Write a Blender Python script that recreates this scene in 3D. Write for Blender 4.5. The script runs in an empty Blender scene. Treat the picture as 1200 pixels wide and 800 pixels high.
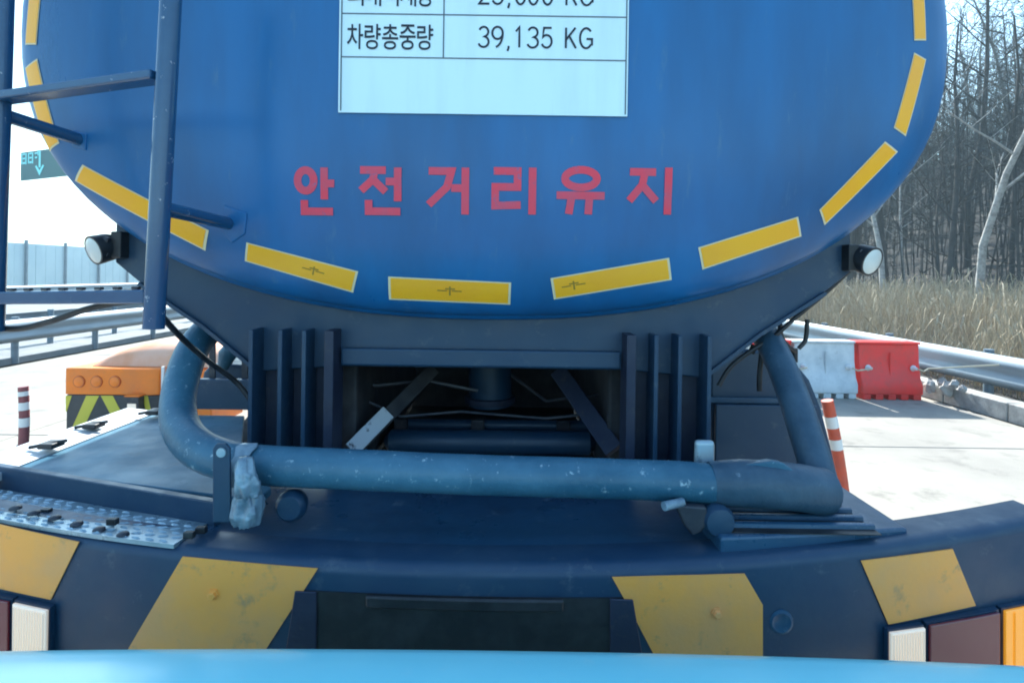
import bpy, bmesh, math, random
from mathutils import Vector, Matrix, noise

# ------------------------------------------------------------------ camera, sky, sun, exposure
scene = bpy.context.scene
col = scene.collection
R = math.radians
F, CX, HY, CAMZ, ROLL = 650.0, 600.0, 320.0, 1.70, R(0.8)

cd = bpy.data.cameras.new('camera')
cam = bpy.data.objects.new('camera', cd)
col.objects.link(cam)
cam.location = (0, 0, CAMZ)
cam.rotation_euler = (R(90), -ROLL, 0)
cd.sensor_width = 36.0
cd.lens = F / 1200.0 * 36.0
cd.shift_y = -80.0 / 1200.0
cd.clip_start = 0.05
cd.clip_end = 2000.0
scene.camera = cam

SUN_EL, SUN_AZ = R(37), R(-2)          # azimuth from +Y towards +X
world = bpy.data.worlds.new('World')
scene.world = world
world.use_nodes = True
wn = world.node_tree.nodes
wl = world.node_tree.links
wn.clear()
wo = wn.new('ShaderNodeOutputWorld')
wb = wn.new('ShaderNodeBackground')
sky = wn.new('ShaderNodeTexSky')
sky.sky_type = 'NISHITA'
sky.sun_disc = False
sky.sun_elevation = SUN_EL
sky.sun_rotation = SUN_AZ
sky.air_density = 1.3
sky.dust_density = 1.5
sky.ozone_density = 2.0
wb.inputs['Strength'].default_value = 0.12
tint = wn.new('ShaderNodeMix')          # the photograph's cool white balance, even over the whole sky
tint.data_type = 'RGBA'
tint.blend_type = 'MULTIPLY'
tint.inputs['Factor'].default_value = 1.0
tint.inputs['B'].default_value = (.80, 1.0, 1.04, 1)
wl.new(sky.outputs['Color'], tint.inputs['A'])
wl.new(tint.outputs['Result'], wb.inputs['Color'])
wl.new(wb.outputs['Background'], wo.inputs['Surface'])

sd = bpy.data.lights.new('sun', 'SUN')
sd.energy = 4.0
sd.angle = R(0.5)
sd.color = (1.0, 0.97, 0.90)
sun = bpy.data.objects.new('sun', sd)
col.objects.link(sun)
sdir = Vector((math.sin(SUN_AZ) * math.cos(SUN_EL), math.cos(SUN_AZ) * math.cos(SUN_EL), math.sin(SUN_EL)))
sun.rotation_euler = sdir.to_track_quat('Z', 'Y').to_euler()
sun.location = (0, 0, 30)

vs = scene.view_settings
vs.view_transform = 'Standard'
vs.look = 'None'
vs.exposure = 1.78
vs.gamma = 1.0
vs.use_curve_mapping = False
scene.cycles.max_bounces = 8
scene.cycles.filter_width = 1.9          # soft dashcam optics

rng = random.Random(7)

# ------------------------------------------------------------------ helpers
def at(px, py, Y):
    """the point at depth Y that the camera sees at pixel (px, py) of the 1200 x 800 photograph"""
    u, v = px - CX, py - HY
    c, s = math.cos(ROLL), math.sin(ROLL)
    u0, v0 = u * c + v * s, -u * s + v * c
    return Vector((u0 / F * Y, Y, CAMZ - v0 / F * Y))

def on_ground(px, py, z=0.0):
    u, v = px - CX, py - HY
    v0 = -u * math.sin(ROLL) + v * math.cos(ROLL)
    return at(px, py, (CAMZ - z) * F / v0)

WPOS = {}

class MB:
    def __init__(self):
        self.v, self.f = [], []
    def add(self, vs_, fs):
        o = len(self.v)
        self.v += [Vector(p) for p in vs_]
        self.f += [tuple(i + o for i in f) for f in fs]
        return self
    def box(self, c, s, rot=None):
        c = Vector(c)
        h = [x / 2 for x in s]
        pts = [Vector((sx * h[0], sy * h[1], sz * h[2])) for sx in (-1, 1) for sy in (-1, 1) for sz in (-1, 1)]
        if rot:
            pts = [rot @ p for p in pts]
        return self.add([c + p for p in pts], [(0, 1, 3, 2), (4, 6, 7, 5), (0, 4, 5, 1), (2, 3, 7, 6), (0, 2, 6, 4), (1, 5, 7, 3)])
    def bar(self, a, b, w, t, up=(0, 0, 1)):
        a, b = Vector(a), Vector(b)
        d = (b - a)
        L = d.length
        z = d.normalized()
        x = Vector(up).cross(z)
        if x.length < 1e-5:
            x = Vector((1, 0, 0))
        x.normalize()
        y = z.cross(x)
        m = Matrix((x, y, z)).transposed()
        return self.box((a + b) / 2, (w, t, L), m)
    def tube(self, path, r, n=10, caps=True):
        path = [Vector(p) for p in path]
        rs = r if isinstance(r, (list, tuple)) else [r] * len(path)
        t0 = (path[1] - path[0]).normalized()
        up = Vector((0, 0, 1)) if abs(t0.z) < .9 else Vector((1, 0, 0))
        nx = t0.cross(up).normalized()
        rings = []
        for i, p in enumerate(path):
            if i == 0:
                t = path[1] - path[0]
            elif i == len(path) - 1:
                t = path[-1] - path[-2]
            else:
                t = path[i + 1] - path[i - 1]
            t.normalize()
            nx = (nx - t * nx.dot(t)).normalized()
            ny = t.cross(nx)
            rings.append([p + (nx * math.cos(a) + ny * math.sin(a)) * rs[i] for a in [2 * math.pi * k / n for k in range(n)]])
        vs_ = [q for rg in rings for q in rg]
        fs = []
        for i in range(len(path) - 1):
            for k in range(n):
                a, b = i * n + k, i * n + (k + 1) % n
                fs.append((a, b, b + n, a + n))
        if caps:
            fs.append(tuple(reversed(range(n))))
            fs.append(tuple((len(path) - 1) * n + k for k in range(n)))
        return self.add(vs_, fs)
    def prism(self, poly, d):
        """poly: list of 3D points in a plane, d: extrusion vector"""
        d = Vector(d)
        n = len(poly)
        vs_ = [Vector(p) for p in poly] + [Vector(p) + d for p in poly]
        fs = [tuple(range(n)), tuple(reversed(range(n, 2 * n)))]
        fs += [(i, i + n, (i + 1) % n + n, (i + 1) % n) for i in range(n)]
        return self.add(vs_, fs)
    def lathe(self, c, axis, prof, n=20):
        """prof: (distance along axis, radius)"""
        c, ax = Vector(c), Vector(axis).normalized()
        up = Vector((0, 0, 1)) if abs(ax.z) < .9 else Vector((1, 0, 0))
        x = ax.cross(up).normalized()
        y = ax.cross(x)
        vs_, fs = [], []
        for h, r in prof:
            for k in range(n):
                a = 2 * math.pi * k / n
                vs_.append(c + ax * h + (x * math.cos(a) + y * math.sin(a)) * r)
        for i in range(len(prof) - 1):
            for k in range(n):
                a, b = i * n + k, i * n + (k + 1) % n
                fs.append((a, b, b + n, a + n))
        if prof[0][1] > 1e-4:
            fs.append(tuple(reversed(range(n))))
        if prof[-1][1] > 1e-4:
            fs.append(tuple((len(prof) - 1) * n + k for k in range(n)))
        return self.add(vs_, fs)
    def sheet(self, fn, nu, nv, thick=None):
        """fn(u,v) -> point; u,v in 0..1; thick: vector to make it solid"""
        g = [fn(i / nu, j / nv) for i in range(nu + 1) for j in range(nv + 1)]
        w = nv + 1
        q = [(i * w + j, (i + 1) * w + j, (i + 1) * w + j + 1, i * w + j + 1) for i in range(nu) for j in range(nv)]
        if thick is None:
            return self.add(g, q)
        t = Vector(thick)
        m = len(g)
        fs = q + [tuple(reversed([k + m for k in f])) for f in q]
        edge = [i * w for i in range(nu + 1)] + [nu * w + j for j in range(1, w)] + [i * w + nv for i in range(nu - 1, -1, -1)] + [j for j in range(nv - 1, 0, -1)]
        for k in range(len(edge)):
            a, b = edge[k], edge[(k + 1) % len(edge)]
            fs.append((b, a, a + m, b + m))
        return self.add(g + [p + t for p in g], fs)
    def build(self, name, mat, parent=None, bevel=0.0, smooth=None, origin=None, seg=2):
        vs_ = self.v
        lo = Vector((min(p.x for p in vs_), min(p.y for p in vs_), min(p.z for p in vs_)))
        hi = Vector((max(p.x for p in vs_), max(p.y for p in vs_), max(p.z for p in vs_)))
        c = Vector(origin) if origin is not None else Vector(((lo.x + hi.x) / 2, (lo.y + hi.y) / 2, lo.z))
        me = bpy.data.meshes.new(name)
        me.from_pydata([tuple(p - c) for p in vs_], [], self.f)
        me.validate()
        bm = bmesh.new()
        bm.from_mesh(me)
        bmesh.ops.recalc_face_normals(bm, faces=bm.faces)
        bm.to_mesh(me)
        bm.free()
        me.materials.append(mat)
        if smooth is not None:
            for p in me.polygons:
                p.use_smooth = True
            me.set_sharp_from_angle(angle=R(smooth))
        o = bpy.data.objects.new(name, me)
        col.objects.link(o)
        place(o, c, parent)
        if bevel:
            b = o.modifiers.new('bevel', 'BEVEL')
            b.width = bevel
            b.segments = seg
            b.limit_method = 'ANGLE'
            b.angle_limit = R(40)
        return o

def place(o, c, parent):
    WPOS[o.name] = Vector(c)
    if parent:
        o.parent = parent
        o.location = Vector(c) - WPOS[parent.name]
    else:
        o.location = c

def tag(o, label=None, cat=None, group=None, kind=None):
    if label: o['label'] = label
    if cat: o['category'] = cat
    if group: o['group'] = group
    if kind: o['kind'] = kind
    return o

def empty(name, loc, label, cat, group=None):
    o = bpy.data.objects.new(name, None)
    o.empty_display_size = .2
    col.objects.link(o)
    place(o, Vector(loc), None)
    return tag(o, label, cat, group)

def copy_tree(o, parent=None):
    c = o.copy()
    col.objects.link(c)
    if parent: c.parent = parent
    for ch in [x for x in bpy.data.objects if x.parent == o]:
        copy_tree(ch, c)
    return c

# ------------------------------------------------------------------ materials
def mat(name, c1, rough=.5, metal=0.0, c2=None, scale=4.0, bump=0.0, bscale=40.0, stretch=(1, 1, 1), contrast=(.4, .65),
        coat=0.0, spec=.5, rvar=0.0, c3=None, scale3=30.0, con3=(.6, .72), emit=None, estr=0.0, trans=0.0, alpha=1.0):
    m = bpy.data.materials.new(name)
    m.use_nodes = True
    nt = m.node_tree
    N, L = nt.nodes, nt.links
    b = N['Principled BSDF']
    b.inputs['Roughness'].default_value = rough
    b.inputs['Metallic'].default_value = metal
    b.inputs['Specular IOR Level'].default_value = spec
    b.inputs['Coat Weight'].default_value = coat
    b.inputs['Coat Roughness'].default_value = .15
    b.inputs['Transmission Weight'].default_value = trans
    b.inputs['Base Color'].default_value = (*c1, 1)
    if emit:
        b.inputs['Emission Color'].default_value = (*emit, 1)
        b.inputs['Emission Strength'].default_value = estr
    tc = N.new('ShaderNodeTexCoord')
    gm = N.new('ShaderNodeNewGeometry')
    mp = N.new('ShaderNodeMapping')
    mp.inputs['Scale'].default_value = stretch
    L.new(gm.outputs['Position'], mp.inputs['Vector'])
    def nz(sc, det=6, rgh=.6):
        n = N.new('ShaderNodeTexNoise')
        n.inputs['Scale'].default_value = sc
        n.inputs['Detail'].default_value = det
        n.inputs['Roughness'].default_value = rgh
        L.new(mp.outputs['Vector'], n.inputs['Vector'])
        return n
    def ramp(src, lo, hi):
        r = N.new('ShaderNodeMapRange')
        r.inputs['From Min'].default_value = lo
        r.inputs['From Max'].default_value = hi
        L.new(src, r.inputs['Value'])
        return r.outputs['Result']
    def mix(fac, a, bcol):
        x = N.new('ShaderNodeMix')
        x.data_type = 'RGBA'
        L.new(fac, x.inputs['Factor'])
        if isinstance(a, tuple): x.inputs['A'].default_value = (*a, 1)
        else: L.new(a, x.inputs['A'])
        x.inputs['B'].default_value = (*bcol, 1)
        return x.outputs['Result']
    cur = c1
    if c2:
        n1 = nz(scale)
        cur = mix(ramp(n1.outputs['Fac'], *contrast), cur, c2)
    if c3:
        n3 = nz(scale3, 8, .7)
        cur = mix(ramp(n3.outputs['Fac'], *con3), cur, c3)
    if not isinstance(cur, tuple):
        L.new(cur, b.inputs['Base Color'])
    if rvar:
        n2 = nz(scale * 2.3)
        mr = N.new('ShaderNodeMapRange')
        mr.inputs['From Min'].default_value = .3
        mr.inputs['From Max'].default_value = .7
        mr.inputs['To Min'].default_value = max(.03, rough - rvar)
        mr.inputs['To Max'].default_value = min(1, rough + rvar)
        L.new(n2.outputs['Fac'], mr.inputs['Value'])
        L.new(mr.outputs['Result'], b.inputs['Roughness'])
    if bump:
        nb = nz(bscale, 5, .6)
        bp = N.new('ShaderNodeBump')
        bp.inputs['Strength'].default_value = 1.0
        bp.inputs['Distance'].default_value = bump
        L.new(nb.outputs['Fac'], bp.inputs['Height'])
        L.new(bp.outputs['Normal'], b.inputs['Normal'])
    return m

M = {}
M['tank'] = mat('tank_blue_paint', (.010, .140, .36), .36, c2=(.014, .090, .22), scale=1.1, stretch=(3.0, 3.0, .6), contrast=(.36, .68), coat=.08, spec=.42, rvar=.10,
                c3=(.07, .17, .29), scale3=9.0, con3=(.60, .82), bump=.0012, bscale=1.3)
M['navy'] = mat('chassis_navy_paint', (.010, .042, .090), .45, c2=(.020, .055, .10), scale=4, contrast=(.40, .66), rvar=.15,
                c3=(.08, .11, .14), scale3=17, con3=(.59, .76), bump=.0008, bscale=25)
M['navy_dark'] = mat('dark_frame_paint', (.012, .020, .048), .55, c2=(.022, .032, .06), scale=9, c3=(.06, .055, .06), scale3=26, con3=(.58, .76), bump=.0015, bscale=30)
M['deck'] = mat('deck_navy_paint', (.022, .080, .15), .36, c2=(.012, .04, .085), scale=3, contrast=(.42, .66), rvar=.15,
                c3=(.16, .22, .27), scale3=14, con3=(.60, .8), bump=.0012, bscale=18)
M['ladder'] = mat('ladder_blue_paint', (.010, .065, .155), .25, c2=(.018, .08, .17), scale=8, coat=.4, c3=(.45, .5, .55), scale3=38, con3=(.635, .69))  # pale flecks stand for paint chips and painted-in glints
M['yellow_tape'] = mat('reflective_yellow_tape', (.98, .45, .012), .35, c2=(.96, .42, .015), scale=9, c3=(.6, .28, .03), scale3=26, con3=(.70, .82), bump=.0003, bscale=120)
M['tape_edge'] = mat('tape_pale_edge', (.75, .65, .40), .5)
M['tape_mark'] = mat('tape_printed_mark', (.35, .20, .02), .6)
M['yellow_panel'] = mat('bumper_yellow_panel', (1.0, .40, .075), .42, c2=(.84, .38, .13), scale=5, c3=(.40, .25, .13), scale3=17, con3=(.57, .76), bump=.0006, bscale=90)
M['black'] = mat('black_rubber', (.012, .014, .018), .5, c2=(.03, .032, .036), scale=20)
M['dark_steel'] = mat('dark_steel', (.03, .035, .05), .5, .3, c2=(.07, .07, .08), scale=14, c3=(.12, .10, .09), scale3=30)
M['hose'] = mat('hose_blue_rubber', (.022, .10, .165), .42, c2=(.06, .17, .25), scale=6, contrast=(.38, .7), c3=(.42, .54, .60), scale3=52, con3=(.60, .72), bump=.002, bscale=55)
M['hose_dark'] = mat('hose_dark_sleeve', (.022, .06, .10), .45, c2=(.05, .10, .15), scale=8, c3=(.2, .26, .32), scale3=40, con3=(.64, .78), bump=.003, bscale=32)
M['galv'] = mat('galvanised_plate', (.24, .34, .40), .34, .35, c2=(.36, .46, .52), scale=9, rvar=.12, c3=(.10, .14, .18), scale3=24, con3=(.58, .75))
M['fender'] = mat('fender_pale_blue', (.030, .12, .19), .5, c2=(.09, .21, .29), scale=4, contrast=(.48, .68), rvar=.1, spec=.2, c3=(.02, .08, .13), scale3=9, con3=(.60, .75))
M['fender_lip'] = mat('fender_lip_metal', (.62, .64, .66), .4, .2, c2=(.5, .52, .55), scale=8)
M['board'] = mat('white_sign_board', (.70, .90, .94), .35, c2=(.62, .80, .85), scale=2, stretch=(7, 7, .8), contrast=(.45, .75), c3=(.45, .56, .60), scale3=9, con3=(.64, .84))
M['ink'] = mat('black_lettering', (.012, .02, .035), .55)
M['line'] = mat('board_rule', (.10, .14, .17), .6)
M['red_letter'] = mat('red_lettering', (.80, .05, .09), .5, c2=(.60, .08, .14), scale=14, contrast=(.4, .7), c3=(.08, .15, .32), scale3=30, con3=(.60, .72))
M['lens_white'] = mat('clear_lamp_lens', (.80, .74, .66), .18, coat=.5, spec=.7, emit=(1, .78, .55), estr=.10)
M['lens_red'] = mat('red_lamp_lens', (.16, .018, .035), .16, coat=.5)
M['lens_orange'] = mat('orange_lamp_lens', (.85, .30, .02), .18, coat=.5, emit=(1, .40, .03), estr=.14)
M['work_lens'] = mat('work_lamp_lens', (.66, .70, .68), .2, coat=.6, bump=.002, bscale=70)
M['rag'] = mat('dirty_plastic_rag', (.26, .36, .43), .28, c2=(.07, .12, .17), scale=11, contrast=(.42, .62), bump=.0025, bscale=26, coat=.3)
M['peeled'] = mat('peeled_white_paint', (.48, .50, .52), .55, c2=(.05, .05, .07), scale=18, contrast=(.55, .62))
M['hood'] = mat('sky_blue_car_paint', (.34, .90, .97), .3, c2=(.30, .87, .96), scale=6, coat=.4, c3=(.5, .90, .95), scale3=30, con3=(.60, .8))
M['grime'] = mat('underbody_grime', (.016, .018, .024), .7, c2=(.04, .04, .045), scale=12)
M['tyre'] = mat('tyre_rubber', (.015, .015, .017), .75, c2=(.03, .03, .03), scale=16, bump=.003, bscale=40)
# roadside
M['concrete'] = mat('concrete_slab', (.30, .285, .25), .9, c2=(.22, .21, .19), scale=.8, contrast=(.4, .7), c3=(.13, .125, .115), scale3=2.2, con3=(.54, .76), bump=.004, bscale=60)
M['joint'] = mat('joint_filler', (.06, .06, .06), .9)
M['asphalt'] = mat('asphalt', (.17, .19, .20), .85, c2=(.22, .24, .25), scale=2, bump=.004, bscale=120)
M['soil'] = mat('dry_soil', (.16, .125, .085), .95, c2=(.09, .07, .05), scale=1.2, bump=.03, bscale=9)
M['kerb'] = mat('kerb_concrete', (.40, .40, .38), .85, c2=(.24, .24, .23), scale=5, bump=.004, bscale=40)
M['steel'] = mat('galvanised_rail', (.17, .23, .28), .5, .2, c2=(.12, .17, .21), scale=3, stretch=(1, .3, 3), rvar=.1)
M['white_paint'] = mat('white_paint', (.78, .80, .80), .5, c2=(.66, .68, .70), scale=6)
M['bar_red'] = mat('red_plastic', (.90, .035, .03), .38, c2=(.74, .05, .04), scale=5, c3=(.42, .10, .08), scale3=14, con3=(.58, .80))
M['bar_white'] = mat('white_plastic', (.62, .68, .72), .42, c2=(.46, .53, .58), scale=5, c3=(.26, .29, .30), scale3=14, con3=(.58, .80))
M['cord'] = mat('tie_cord', (.55, .50, .38), .8)
M['delin'] = mat('orange_post_plastic', (.62, .085, .035), .45, c2=(.48, .08, .05), scale=14)
M['delin_dull'] = mat('faded_maroon_post_plastic', (.24, .06, .07), .55, c2=(.18, .05, .06), scale=14)
M['reflector'] = mat('white_reflective_band', (.72, .74, .74), .3)
M['orange'] = mat('orange_panel', (.95, .22, .01), .45, c2=(.80, .20, .03), scale=4, c3=(.50, .18, .07), scale3=16, con3=(.62, .8))
M['orange_deep'] = mat('orange_lamp_face', (.62, .12, .02), .3)
M['chev_black'] = mat('chevron_dark', (.035, .04, .05), .5, c2=(.05, .055, .06), scale=8)
M['chev_yellow'] = mat('chevron_yellow', (.62, .55, .06), .4)
M['cover'] = mat('orange_cover', (.72, .30, .14), .55, c2=(.78, .42, .28), scale=3)
M['sign_green'] = mat('road_sign_green', (.005, .11, .12), .4)
M['sign_print'] = mat('road_sign_print', (.25, .85, .85), .4)
M['wall_panel'] = mat('noise_wall_panel', (.50, .66, .70), .5, c2=(.44, .60, .65), scale=.7)
M['bark_pale'] = mat('pale_bark', (.36, .35, .33), .9, c2=(.20, .19, .18), scale=9)
M['bark'] = mat('dark_bark', (.045, .042, .04), .95, c2=(.03, .028, .027), scale=6)
M['twig'] = mat('twigs', (.05, .048, .045), .95, c2=(.03, .03, .03), scale=3)
M['evergreen'] = mat('evergreen_needles', (.035, .055, .035), .9, c2=(.06, .075, .045), scale=1.5)
M['drygrass'] = mat('dry_grass', (.40, .33, .22), .9, c2=(.24, .20, .14), scale=1.3, c3=(.56, .49, .37), scale3=7, con3=(.5, .7))
M['hill'] = mat('leaf_litter', (.022, .021, .020), .95, c2=(.014, .014, .014), scale=.5, bump=.05, bscale=3)
M['rock'] = mat('pale_rock', (.42, .41, .39), .85, c2=(.26, .25, .24), scale=9, bump=.01, bscale=18)

# ------------------------------------------------------------------ ground, road, slopes
def struct(o):
    o['kind'] = 'structure'
    return o

g = MB()
def gz(x, y):
    z = -.10
    if x > 6.6:
        d = min(x - 6.6, 6) / 6
        z = -.10 + .55 * d * d
    return z
g.sheet(lambda u, v: Vector((-300 + 600 * u, -60 + 660 * v, -.16)), 6, 6)
struct(g.build('ground', M['soil'], origin=(0, 0, -.16)))

rb = MB().box((-1.25, 60, -.13), (14.6, 150, .04))
road = struct(rb.build('road', M['joint'], origin=(-1.25, 0, -.15)))
xs = [-8.5, -4.95, -1.4, 2.45, 5.95]
slab_meshes = {}
ys = [-10.0 + 5.2 * k for k in range(17)]
for i in range(4):
    for j, y0 in enumerate(ys):
        w = xs[i + 1] - xs[i]
        L_ = 5.2
        b = MB().box((xs[i] + w / 2, y0 + L_ / 2, -.055), (w - .014, L_ - .014, .11))
        b.build('slab', M['concrete'], road, bevel=.006, seg=1)

# opposite carriageway
oc = MB().box((-17.0, 60, -.07), (15.4, 150, .12))
struct(oc.build('opposite_road', M['asphalt'], origin=(-17, 0, -.13)))
for k in range(10):
    pass
lm = MB()
for k in range(14):
    lm.box((-16.9, 4 + 9 * k, -.004), (.14, 5, .008))
tag(lm.build('lane_marking', M['white_paint']), kind='structure')

# embankment on the right
def emb(u, v):
    x = 6.35 + 44 * u ** 1.6
    y = -6 + 110 * v
    d = x - 6.35
    z = .02 + .9 * (1 - math.exp(-d / 3.0)) + max(0, d - 9) * .42
    z += .12 * noise.noise(Vector((x * .4, y * .25, 0))) * min(1, d)
    return Vector((x, y, z))
def emb_z(x, y):
    d = x - 6.35
    return .02 + .9 * (1 - math.exp(-d / 3.0)) + max(0, d - 9) * .42 + .12 * noise.noise(Vector((x * .4, y * .25, 0))) * min(1, max(d, 0))
e = MB().sheet(emb, 50, 60)
struct(e.build('embankment', M['hill'], smooth=60))

# kerb: one block each metre
kb = tag(MB().box((6.16, 30, -.02), (.20, 66, .06)).build('kerb', M['joint'], origin=(6.16, 0, -.05)), kind='structure')
kmesh = None
for k in range(40):
    y = 2.2 + k * 1.0
    b = MB().box((6.14, y, .10), (.26, .985, .23))
    o = b.build('kerb_stone', M['kerb'], kb, bevel=.012)

# rubble beside the kerb
for i, (px, py, s) in enumerate([(1090, 452, .09), (1104, 448, .07), (1110, 455, .10), (1118, 450, .06), (1128, 455, .05)]):
    Y = 7.3 - i * .12
    c = at(px, py, Y + .5)
    c.z = max(c.z, .16)
    b = MB()
    n = 7
    pr = [(-s, .02), (-s * .8, s * .6), (-s * .2, s * .95), (s * .4, s * .8), (s * .9, s * .3), (s, .01)]
    b.lathe((c.x, c.y, c.z), (0.2, .3, 1), pr, n)
    b.v = [p + Vector((rng.uniform(-1, 1), rng.uniform(-1, 1), rng.uniform(-1, 1))) * s * .25 for p in b.v]
    o = b.build('rock', M['rock'])
    tag(o, 'pale rock lying behind the kerb beside the red barrier', 'rock', 'pale rocks behind the kerb')

# ------------------------------------------------------------------ guard rails
def guardrail(X, Y0, Y1, face, label, top=.71, hh=.42, mat_=None, cat='guardrail', step=2.0):
    r = empty('guardrail', (X, Y0, 0), label, cat)
    # W beam profile (offset towards the road, height)
    pr = [(0, 0), (.035, .02), (.08, .07), (.08, .11), (.03, .165), (.03, .22), (.08, .28), (.08, .33), (.035, .39), (0, hh)]
    y = Y0
    while y < Y1:
        y2 = min(y + 4.0, Y1)
        b = MB()
        def fn(u, v, y=y, y2=y2):
            k = v * (len(pr) - 1)
            i = min(int(k), len(pr) - 2)
            t = k - i
            ox = pr[i][0] * (1 - t) + pr[i + 1][0] * t
            oz = pr[i][1] * (1 - t) + pr[i + 1][1] * t
            return Vector((X + face * ox, y + (y2 - y) * u, top - hh + oz))
        b.sheet(fn, 1, len(pr) - 1, (-face * .006, 0, 0))
        b.build('beam', M['steel'], r, smooth=50)
        y = y2
    y = Y0 + .4
    while y < Y1:
        b = MB()
        b.tube([(X - face * .10, y, -.12), (X - face * .10, y, top + .04)], .06, 10)
        b.box((X - face * .03, y, top - hh / 2), (.05, .07, .16))
        b.build('post', M['steel'], r, smooth=40)
        y += step
    return r

guardrail(6.45, 3.2, 35.2, -1, 'steel guardrail along the grass verge behind the red barrier', step=2.0)
guardrail(-9.2, 4.0, 52.0, 1, 'nearer steel guardrail on the far left median')
guardrail(-10.4, 4.0, 52.0, -1, 'second steel guardrail on the far left median, behind the first')
guardrail(-24.9, 14.0, 74.0, 1, 'distant guardrail in front of the panelled noise wall', step=4.0)

# ------------------------------------------------------------------ noise wall, far left
nw = empty('noise_wall', (-32, 26, 0), 'pale panelled noise barrier wall behind the far left highway', 'noise wall')
for k in range(52):
    y = 24 + k * .8
    MB().box((-32 + rng.uniform(-.01, .01), y, 1.55), (.10, .775, 3.3)).build('panel', M['wall_panel'], nw)
for k in range(14):
    y = 24 + k * 3.2 - .4
    MB().box((-31.9, y, 1.65), (.16, .12, 3.55)).build('post', M['steel'], nw)
MB().box((-31.98, 44.4, -.02), (.5, 42, .3)).build('footing', M['kerb'], nw)

# ------------------------------------------------------------------ green road sign, far left
sp = at(24, 212, 25.0)
sg = empty('road_sign', (sp.x + 1.9, 25.2, 0), 'green overhead highway sign with a down arrow, left of the tanker', 'road sign')
A0, A1 = at(24, 212, 25.0), at(24, 179, 25.0)
W_ = 3.4
dyy = -1.2
def sgp(u, v, off=0):
    return Vector((A0.x + W_ * u, 25.0 + dyy * u - off, A0.z + (A1.z - A0.z) * v + .10 * u))
b = MB()
b.sheet(lambda u, v: sgp(u, v), 1, 1, (0, .06, 0))
b.build('panel', M['sign_green'], sg)
pxu = lambda x: (x - 24) / (W_ * F / 25.0)
def sgrect(b, x0, x1, y0, y1, off=.012):
    u0, u1, v0, v1 = pxu(x0), pxu(x1), (212 - y1) / 33.0, (212 - y0) / 33.0
    b.add([sgp(u0, v0, off), sgp(u1, v0, off), sgp(u1, v1, off), sgp(u0, v1, off)], [(0, 1, 2, 3)])
b = MB()
for x0 in (25.5, 36.5):
    sgrect(b, x0, x0 + 1.8, 180.5, 193); sgrect(b, x0 + 2.2, x0 + 6.4, 180.5, 182.5); sgrect(b, x0 + 2.2, x0 + 6.4, 185.5, 187.5)
    sgrect(b, x0 + 6.8, x0 + 8.8, 180.5, 193.5); sgrect(b, x0 + 2.2, x0 + 6.4, 190.5, 193)
sgrect(b, 47.5, 53.5, 181, 183); sgrect(b, 48, 52, 186, 188); sgrect(b, 52.3, 54, 178.5, 185)
b.build('lettering', M['sign_print'], sg)
b = MB()
sgrect(b, 54.4, 57.8, 180, 199)
pts = [(48.5, 197), (51, 196), (56.1, 202), (61.2, 196), (63.8, 197.5), (56.1, 208.5)]
b.add([sgp(pxu(x), (212 - y) / 33.0, .016) for x, y in pts], [(0, 1, 2, 5), (2, 3, 4, 5)])
b.build('arrow', M['sign_print'], sg)
px_ = Vector((-14.2, 24.3, 0))
MB().tube([(px_.x, 24.3, -.1), (px_.x, 24.3, A1.z + .3)], .16, 12).build('post', M['steel'], sg, smooth=40)
MB().bar((px_.x + .1, 24.3, A1.z - .3), (A0.x + .4, 25.02, A1.z - .3), .12, .12).build('arm', M['steel'], sg)

# ------------------------------------------------------------------ orange attenuator board on the left
AY = 5.6
L0 = on_ground(76, 519)
att = empty('crash_cushion', (-4.0, AY, 0), 'orange crash cushion with black and yellow chevrons beside the hose', 'crash cushion')
ax0, ax1 = at(76, 470, AY).x, at(187, 470, AY).x
ztop, zmid = at(76, 431, AY).z, at(76, 462, AY).z
wA = ax1 - ax0
# orange head with a rounded right corner
poly = [(ax0, AY), (ax1 - .10, AY), (ax1 - .03, AY + .03), (ax1, AY + .10), (ax1 + .10, AY + .85), (ax0 + .05, AY + .85)]
MB().prism([Vector((x, y, zmid)) for x, y in poly], (0, 0, ztop - zmid)).build('head_panel', M['orange'], att, bevel=.012, smooth=35)
poly2 = [(ax0 + .005, AY + .012), (ax1 - .09, AY + .012), (ax1 - .02, AY + .06), (ax1 + .08, AY + .84), (ax0 + .05, AY + .84)]
MB().prism([Vector((x, y, .02)) for x, y in poly2], (0, 0, zmid - .024)).build('body', M['chev_black'], att, bevel=.01)
for i, x in enumerate((93, 113.5, 135)):
    c = at(x, 447, AY)
    b = MB().lathe((c.x, AY - .012, c.z), (0, 1, 0), [(0, .052), (.0, .058), (.014, .062)], 20)
    h = b.build('lamp', M['orange_deep'], att, smooth=40)
    MB().lathe((c.x, AY - .02, c.z), (0, 1, 0), [(-.004, .002), (0.0, .03), (.006, .048)], 16).build('lens', M['orange'], h, smooth=50)
def chev(x0t, x1t, x0b, x1b, yt, yb, off=.004):
    y_ = AY + .012 - off
    b = MB()
    P = [at(x0b, yb, y_), at(x1b, yb, y_), at(x1t, yt, y_), at(x0t, yt, y_)]
    b.prism(P, (0, off - .0005, 0)).build('stripe', M['chev_yellow'], att)
chev(101, 116, 79, 92, 463.5, 513)
chev(118, 132, 144, 158, 463.5, 513)
chev(77, 84, 77, 78, 463.5, 482)
chev(167, 173, 172, 178, 463.5, 487)
c = at(158, 473, AY - .05)
MB().box((c.x, AY - .04, c.z - .01), (.12, .09, .17)).build('control_box', M['dark_steel'], att, bevel=.008)
MB().box((c.x - .005, AY - .09, c.z - .035), (.085, .006, .09)).build('panel', M['lens_white'], att)
MB().box((c.x, AY - .045, c.z + .085), (.15, .11, .012)).build('lid', M['orange'], att)
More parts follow.
